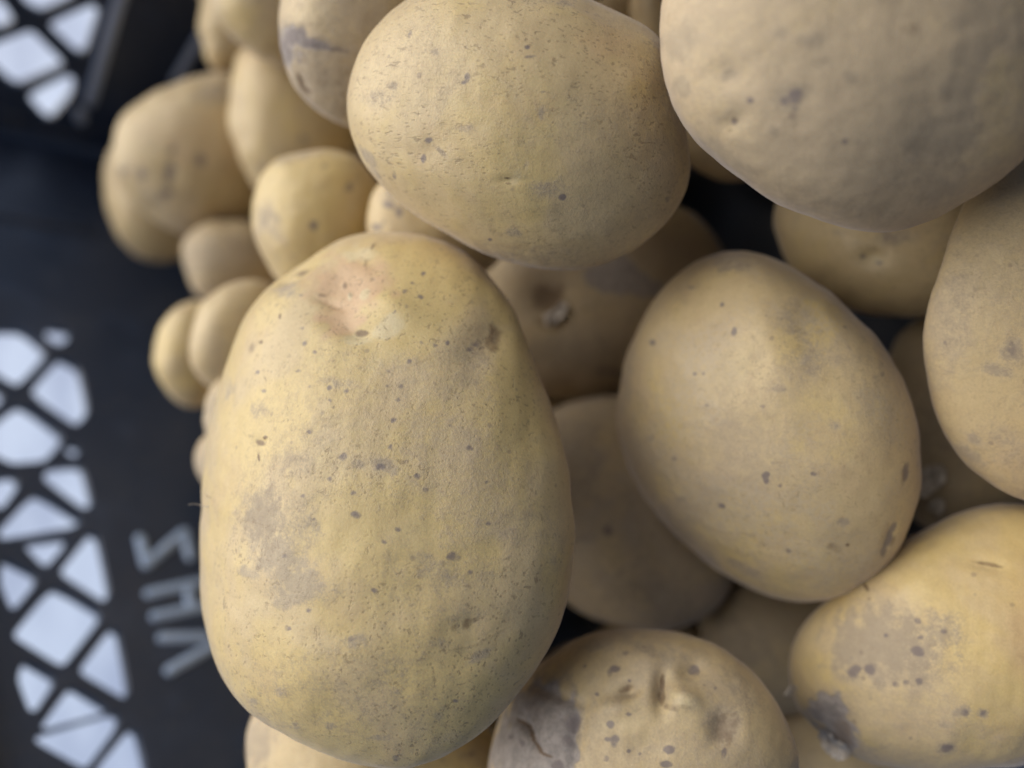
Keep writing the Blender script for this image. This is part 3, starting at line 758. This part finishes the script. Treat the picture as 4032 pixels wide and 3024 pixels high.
    # grey scabs with a clear edge
    sc = t.step(t.math('ADD', A["scab"], t.math('ADD', t.math('MULTIPLY', t.math('SUBTRACT', mid, 0.5), 0.28), t.math('MULTIPLY', t.math('SUBTRACT', fin, 0.5), 0.35))), 0.34, 0.60)
    scc = t.mix(t.step(fin, 0.35, 0.65), (0.245, 0.222, 0.210), (0.390, 0.345, 0.318))
    col = t.mix(t.math('MULTIPLY', sc, 0.9), col, scc)
    ragged = t.math('MULTIPLY', t.math('SUBTRACT', t.noise(vec, 420.0, 4, 0.65), 0.5), 1.9)
    sp = t.math('MULTIPLY', t.step(t.math('ADD', A["spot"], ragged), 0.15, 0.95), t.step(A["spot"], 0.0, 0.4))
    col = t.mix(t.math('MULTIPLY', sp, 0.85), col, (0.190, 0.158, 0.152))
    col = t.mix(layer("rust", 0.12, 1.0, 0.85, 1.3), col, (0.155, 0.098, 0.055))
    t.put(t.bsdf.inputs["Base Color"], col)
    t.put(t.bsdf.inputs["Roughness"], t.step(filmf, 0.0, 1.0, 0.40, 0.66))
    t.bsdf.inputs["Specular IOR Level"].default_value = 0.42
    t.bsdf.inputs["Sheen Weight"].default_value = 0.32
    t.bsdf.inputs["Sheen Roughness"].default_value = 0.33
    t.bsdf.inputs["Sheen Tint"].default_value = (0.80, 0.80, 0.95, 1)
    t.bsdf.inputs["Subsurface Weight"].default_value = 0.10
    t.bsdf.inputs["Subsurface Radius"].default_value = (1.0, 0.55, 0.25)
    t.bsdf.inputs["Subsurface Scale"].default_value = 0.0025
    hgt = t.math('ADD', t.math('MULTIPLY', fin, 0.5), t.math('MULTIPLY', grn, 0.22))
    hgt = t.math('SUBTRACT', hgt, t.math('MULTIPLY', pit, 0.3))
    hgt = t.math('ADD', hgt, t.math('MULTIPLY', mid, 0.22))
    hgt = t.math('ADD', hgt, t.math('MULTIPLY', t.math('MULTIPLY', filmf, fin), 0.5))
    hgt = t.math('ADD', hgt, t.math('MULTIPLY', sc, t.math('ADD', t.math('MULTIPLY', mid, 1.2), t.math('MULTIPLY', fin, 0.8))))
    hgt = t.math('SUBTRACT', hgt, t.math('MULTIPLY', A["rust"], 0.5))
    bp = t.n("ShaderNodeBump")
    bp.inputs["Strength"].default_value = 0.50 if pores > .85 else 0.40
    bp.inputs["Distance"].default_value = 0.00030
    t.put(bp.inputs["Height"], hgt)
    t.put(t.bsdf.inputs["Normal"], bp.outputs[0])
    return t.m

_ico = {}
def ico(level):
    if level not in _ico:
        bm = bmesh.new()
        bmesh.ops.create_icosphere(bm, subdivisions=level, radius=1.0)
        me = bpy.data.meshes.new("ico")
        bm.to_mesh(me)
        bm.free()
        v = np.empty(len(me.vertices) * 3)
        me.vertices.foreach_get("co", v)
        f = np.empty(len(me.loops), dtype=np.int32)
        me.loops.foreach_get("vertex_index", f)
        bpy.data.meshes.remove(me)
        v = v.reshape(-1, 3)
        _ico[level] = (v / np.linalg.norm(v, axis=1)[:, None], f.reshape(-1, 3))
    return _ico[level]

def ell(x, y, m):
    a = math.radians(m[4])
    dx, dy = x - m[0], y - m[1]
    u = (dx * math.cos(a) + dy * math.sin(a)) / m[2]
    v = (-dx * math.sin(a) + dy * math.cos(a)) / m[3]
    return np.hypot(u, v)

def build_potato(key, p, idx):
    S = Shape(p)
    V, Fc = ico(p["lvl"])
    th = np.arctan2(V[:, 1], V[:, 0]) % (2 * math.pi)
    ph = np.arcsin(np.clip(V[:, 2], -1, 1))
    P = S.pos(th, ph)
    # low lumps that leave the measured outline alone, and a finer unevenness
    nrm = (P - S.cen)
    nrm /= np.linalg.norm(nrm, axis=1)[:, None]
    nrm = nrm * 0.5 + (V[:, :1] * S.e1 + V[:, 1:2] * S.e2 + V[:, 2:] * S.e3) * 0.5
    nrm /= np.linalg.norm(nrm, axis=1)[:, None]
    rm = math.sqrt(np.mean(S.R ** 2))
    face = np.abs(V[:, 2])
    amp = (0.022 if p["lvl"] > 6 else 0.04) * rm * sstep(0.05, 0.6, face) + 0.004 * rm
    if key == "topright":
        amp = amp * 0.4
    P = P + nrm * (amp * waves(P, 100 + idx, 0.33 / rm, 10) + (0.0055 if p["lvl"] > 6 else 0.010) * rm * waves(P, 300 + idx, 1.1 / rm, 20) + 0.0022 * rm * waves(P, 500 + idx, 3.0 / rm, 26) + 0.0008 * rm * waves(P, 600 + idx, 8.0 / rm, 26))[:, None]
    x, y, d = project(P)
    front = sstep(-0.10, 0.08, V[:, 2])
    for m in DENTS.get(key, []):
        e = ell(x, y, m)
        P = P - nrm * (front * m[5] * 0.001 * np.exp(-1.1 * e ** 2))[:, None]
    x, y, d = project(P)
    lay = {}
    rng = np.random.RandomState(900 + idx)
    wx, wy = waves(P, 700 + idx, 260, 18), waves(P, 750 + idx, 260, 18)
    for l in LAYERS:
        a = np.zeros(len(P))
        for m in MARKS.get(key, {}).get(l, []):
            k = min(m[2], m[3]) * 0.16
            e = ell(x + wx * k, y + wy * k, m)
            a = np.maximum(a, m[5] * (sstep(1.7, 0.15, e) if l == "soil" else sstep(1.45, 0.45, e)) * front)
        lay[l] = a
    me = bpy.data.meshes.new("potato")
    me.vertices.add(len(P))
    me.vertices.foreach_set("co", (P - S.cen).astype(np.float32).ravel())
    me.loops.add(Fc.size)
    me.loops.foreach_set("vertex_index", Fc.ravel().astype(np.int32))
    me.polygons.add(len(Fc))
    me.polygons.foreach_set("loop_start", np.arange(0, Fc.size, 3, dtype=np.int32))
    set_smooth(me)
    me.update(calc_edges=True)
    for l in LAYERS:
        at = me.attributes.new(l, 'FLOAT', 'POINT')
        at.data.foreach_set("value", lay[l].astype(np.float32))
    me.materials.append(skin_material(key, *LOOK[key], 40 + idx))
    o = link("potato", me)
    o.location = S.cen
    tag(o, p["label"], "potato", "potatoes heaped in the black crate")
    return o, S, P, x, y, V
POTATO = {}
for i_, (k_, p_) in enumerate(POT.items()):
    o_, S_k, P_, x_, y_, V_ = build_potato(k_, p_, i_)
    POTATO[k_] = (o_, P_, x_, y_, V_)
# potatoes of the lower layers, which carry the ones on top: (x, y, z, radius)
FILL = [
    (-0.0902, 0.2051, 0.0619, 0.0310), (0.1253, 0.3986, 0.0599, 0.0310), (0.1323, 0.0798, 0.0486, 0.0310), (-0.0110, 0.1840, 0.0938, 0.0310), (-0.1564, 0.1880, 0.1024, 0.0310),
    (0.0443, 0.1920, 0.0684, 0.0310), (0.2217, 0.2692, 0.0942, 0.0310), (0.0822, 0.1383, 0.0779, 0.0310), (-0.0528, 0.2480, 0.0871, 0.0310), (0.0021, 0.3185, 0.0528, 0.0310),
    (0.1681, 0.1893, 0.0958, 0.0310), (-0.1417, 0.1324, 0.0829, 0.0310), (0.1245, 0.2025, 0.0527, 0.0310), (0.0505, 0.2736, 0.0392, 0.0310), (0.1650, 0.2943, 0.0553, 0.0310),
    (-0.1477, 0.1990, 0.0412, 0.0310), (0.1483, 0.1192, 0.0960, 0.0310), (0.0063, 0.2391, 0.0664, 0.0310), (0.0816, 0.0410, 0.0405, 0.0310), (-0.0719, 0.1596, 0.0998, 0.0310),
    (0.0809, 0.3601, 0.0421, 0.0310), (0.1789, 0.2322, 0.0480, 0.0310), (0.1694, 0.1483, 0.0421, 0.0310), (-0.0216, -0.0265, 0.0439, 0.0310), (-0.0198, 0.1595, 0.0397, 0.0280),
    (0.1088, 0.0831, 0.1317, 0.0280), (-0.0448, 0.2837, 0.0414, 0.0280), (0.1078, 0.2945, 0.0421, 0.0280), (0.2211, 0.2994, 0.0372, 0.0280), (-0.1276, 0.1682, 0.1490, 0.0250),
    (-0.0372, 0.2174, 0.0364, 0.0250), (0.0433, -0.0017, 0.0341, 0.0250), (-0.0304, -0.0148, 0.0994, 0.0250), (0.1603, 0.3482, 0.0422, 0.0250), (-0.1185, 0.1449, 0.0342, 0.0250),
    (0.1009, 0.0395, 0.0930, 0.0250), (0.2074, 0.3212, 0.0821, 0.0250), (0.0840, 0.1749, 0.0317, 0.0220), (-0.1080, 0.2460, 0.0351, 0.0220), (-0.0091, 0.0759, 0.0342, 0.0220),
    (0.0953, 0.2421, 0.0365, 0.0220), (0.1165, 0.1304, 0.0375, 0.0220), (-0.0658, 0.1697, 0.0359, 0.0190), (-0.0755, 0.2096, 0.1156, 0.0190), (0.0041, 0.1995, 0.0328, 0.0190),
    (-0.1071, 0.0869, 0.0910, 0.0190), (0.1764, 0.2513, 0.0933, 0.0190), (0.1218, 0.1680, 0.0903, 0.0190), (-0.0488, 0.1684, 0.1416, 0.0190), (0.0095, 0.2902, 0.0986, 0.0190),
    (-0.0683, 0.0372, 0.0293, 0.0190), (-0.0006, 0.2724, 0.0275, 0.0190), (0.1371, 0.2561, 0.0376, 0.0190), (0.0193, -0.0301, 0.0747, 0.0190), (-0.1008, 0.2566, 0.0785, 0.0190),
    (0.1163, 0.3339, 0.0666, 0.0190), (-0.0573, 0.1325, 0.0304, 0.0190), (0.0278, 0.1637, 0.0297, 0.0190), (-0.0225, 0.1366, 0.1137, 0.0190), (0.1787, 0.0951, 0.0668, 0.0190),
    (-0.1328, 0.2300, 0.0964, 0.0190), (0.0351, 0.3489, 0.0257, 0.0170), (-0.0319, 0.2977, 0.0827, 0.0170), (0.2031, 0.3414, 0.0259, 0.0170), (0.1076, 0.1378, 0.1170, 0.0170),
    (0.0679, 0.0082, 0.0745, 0.0170), (-0.1081, 0.1882, 0.1050, 0.0170), (0.0410, 0.2271, 0.0287, 0.0170), (-0.0670, 0.2468, 0.0285, 0.0170), (0.0668, 0.1373, 0.0259, 0.0170),
    (0.0518, 0.3240, 0.0621, 0.0170), (0.0836, 0.0903, 0.0494, 0.0170), (0.1491, 0.0690, 0.0991, 0.0170), (0.0612, 0.2356, 0.0708, 0.0170), (0.0606, 0.1074, 0.1051, 0.0170),
    (-0.1115, 0.0954, 0.0297, 0.0170), (0.0031, 0.1535, 0.1310, 0.0170),
]
def build_buried():
    rng = np.random.RandomState(77)
    V, Fc = ico(5)
    meshes = []
    mat = skin_material("buried", .4, .4, .3, 1.0, 0, 99)
    for k in range(4):
        P = V * (1 + 0.035 * waves(V, 40 + k, 0.3, 8) + 0.008 * waves(V, 60 + k, 1.0, 12))[:, None]
        P = P * np.array([1.02, 0.96, 0.93]) * 0.025
        me = bpy.data.meshes.new("potato")
        me.from_pydata(P.tolist(), [], Fc.tolist())
        set_smooth(me)
        me.materials.append(mat)
        meshes.append(me)
    for j, (x, y, z, r) in enumerate(FILL):
        o = link("potato", meshes[j % 4])
        o.location = (x, y, z)
        o.rotation_euler = tuple(rng.uniform(0, 6.28, 3))
        o.scale = (r / 0.025,) * 3
        tag(o, "potato buried in the lower layers of the heap, almost wholly hidden under the others", "potato", "potatoes buried in the lower layers of the heap")
build_buried()

# ------------------------------------------------------------------ torn skin and root hairs, parts of their potatoes
def flake_material():
    t = NT("dry_torn_skin")
    tc = t.n("ShaderNodeTexCoord").outputs["Object"]
    a = t.noise(tc, 300.0, 5, 0.65)
    c = t.mix(t.step(a, 0.35, 0.65), (0.56, 0.51, 0.46), (0.72, 0.67, 0.61))
    t.put(t.bsdf.inputs["Base Color"], c)
    t.bsdf.inputs["Roughness"].default_value = 0.7
    bp = t.n("ShaderNodeBump")
    bp.inputs["Strength"].default_value = 0.6
    bp.inputs["Distance"].default_value = 0.0004
    t.put(bp.inputs["Height"], t.noise(tc, 900.0, 4, 0.7))
    t.put(t.bsdf.inputs["Normal"], bp.outputs[0])
    return t.m
M_FLAKE = flake_material()

def surf_depth(key, px, py, back=0.0):
    o, P, x, y, V = POTATO[key]
    m = V[:, 2] > -0.05
    i = np.argmin((x[m] - px) ** 2 + (y[m] - py) ** 2)
    Q = P[m][i]
    return float((Q - CAM) @ F_) - back

def flake(key, poly, lift, curl, hinge, label=None):
    """thin curled scrap of skin: hinged on the potato at one side and standing off it at the other"""
    o = POTATO[key][0]
    p = round_poly(np.array(poly, float), 2, 0.22)
    rng = np.random.RandomState(len(poly) + int(poly[0][0]))
    p = p + rng.uniform(-1, 1, p.shape) * 6.0
    c = p.mean(0)
    hin = np.array(hinge, float)
    rings = []
    for s in (1.0, 0.72, 0.4):
        rings.append(c + (p - c) * s)
    pts = np.concatenate(rings + [c[None]])
    far = np.linalg.norm(pts - hin, axis=1)
    far = far / far.max()
    dep = np.array([surf_depth(key, q[0], q[1]) for q in pts])
    dep = np.minimum(dep, np.median(dep) + 0.002)
    dep = dep - lift - curl * far ** 1.7 + rng.uniform(-1, 1, len(pts)) * 0.00035 + 0.0004 * np.sin(pts[:, 0] * 0.11 + pts[:, 1] * 0.07)
    top = CAM + ray(pts[:, 0], pts[:, 1]) * dep[:, None]
    bot = CAM + ray(pts[:, 0], pts[:, 1]) * (dep + 0.00035)[:, None]
    n = len(p)
    Fc = []
    for r in (0, 1):
        for k in range(n):
            k2 = (k + 1) % n
            Fc.append((r * n + k, r * n + k2, (r + 1) * n + k2, (r + 1) * n + k))
    for k in range(n):
        Fc.append((2 * n + k, 2 * n + (k + 1) % n, 3 * n))
    m = len(pts)
    Fc = Fc + [tuple(i + m for i in f)[::-1] for f in Fc] + [(k, m + k, m + (k + 1) % n, (k + 1) % n) for k in range(n)]
    base = np.array(o.location)
    fo = mesh_obj("skin_flake", np.concatenate([top, bot]) - base, Fc, M_FLAKE, o, smooth=False)
    if label:
        fo["label"] = label
    return fo

flake("lowerright", [(3219,2878),(3229,2925),(3251,2963),(3295,2992),(3330,2988),(3357,2969),(3331,2937),(3283,2905),(3243,2874)], 0.0012, 0.0012, (3330, 2880), "whitish curl of torn skin")
flake("lowerright", [(3124,2685),(3104,2708),(3088,2736),(3108,2742),(3130,2730),(3140,2705)], 0.0002, 0.0012, (3150, 2710))
flake("behind", [(2138,1236),(2148,1262),(2151,1282),(2170,1283),(2199,1262),(2228,1228),(2240,1199),(2213,1186),(2185,1215),(2160,1232)], 0.0012, 0.0014, (2235, 1180), "whitish scrap of torn skin in the eye")
flake("rightgap", [(3634,1844),(3680,1832),(3726,1836),(3722,1892),(3690,1930),(3634,1968),(3612,1940),(3600,1880)], 0.001, 0.004, (3600, 1840))
flake("rightgap", [(3642,1995),(3666,1975),(3714,1958),(3728,2003),(3698,2038),(3674,2019)], 0.001, 0.005, (3620, 1960))

def root_hair(key, line, r):
    o = POTATO[key][0]
    l = np.array(line, float)
    tt = np.linspace(0, 1, 14)
    k = np.linspace(0, 1, len(l))
    x, y = np.interp(tt, k, l[:, 0]), np.interp(tt, k, l[:, 1])
    d0 = surf_depth(key, *line[-1])
    P = CAM + ray(x, y) * (d0 - 0.0015 * (1 - tt) ** 2)[:, None]
    v, f = tube_mesh(P, np.linspace(r * 0.5, r, 14), 6)
    mesh_obj("root_hair", np.array(v) - np.array(o.location), f, M_FLAKE, o)
root_hair("main", [(742,1988),(758,1984),(775,1985),(792,1990),(806,1993),(825,1996)], 0.00009)
root_hair("main", [(810,1946),(813,1951),(818,1955),(830,1960)], 0.00008)
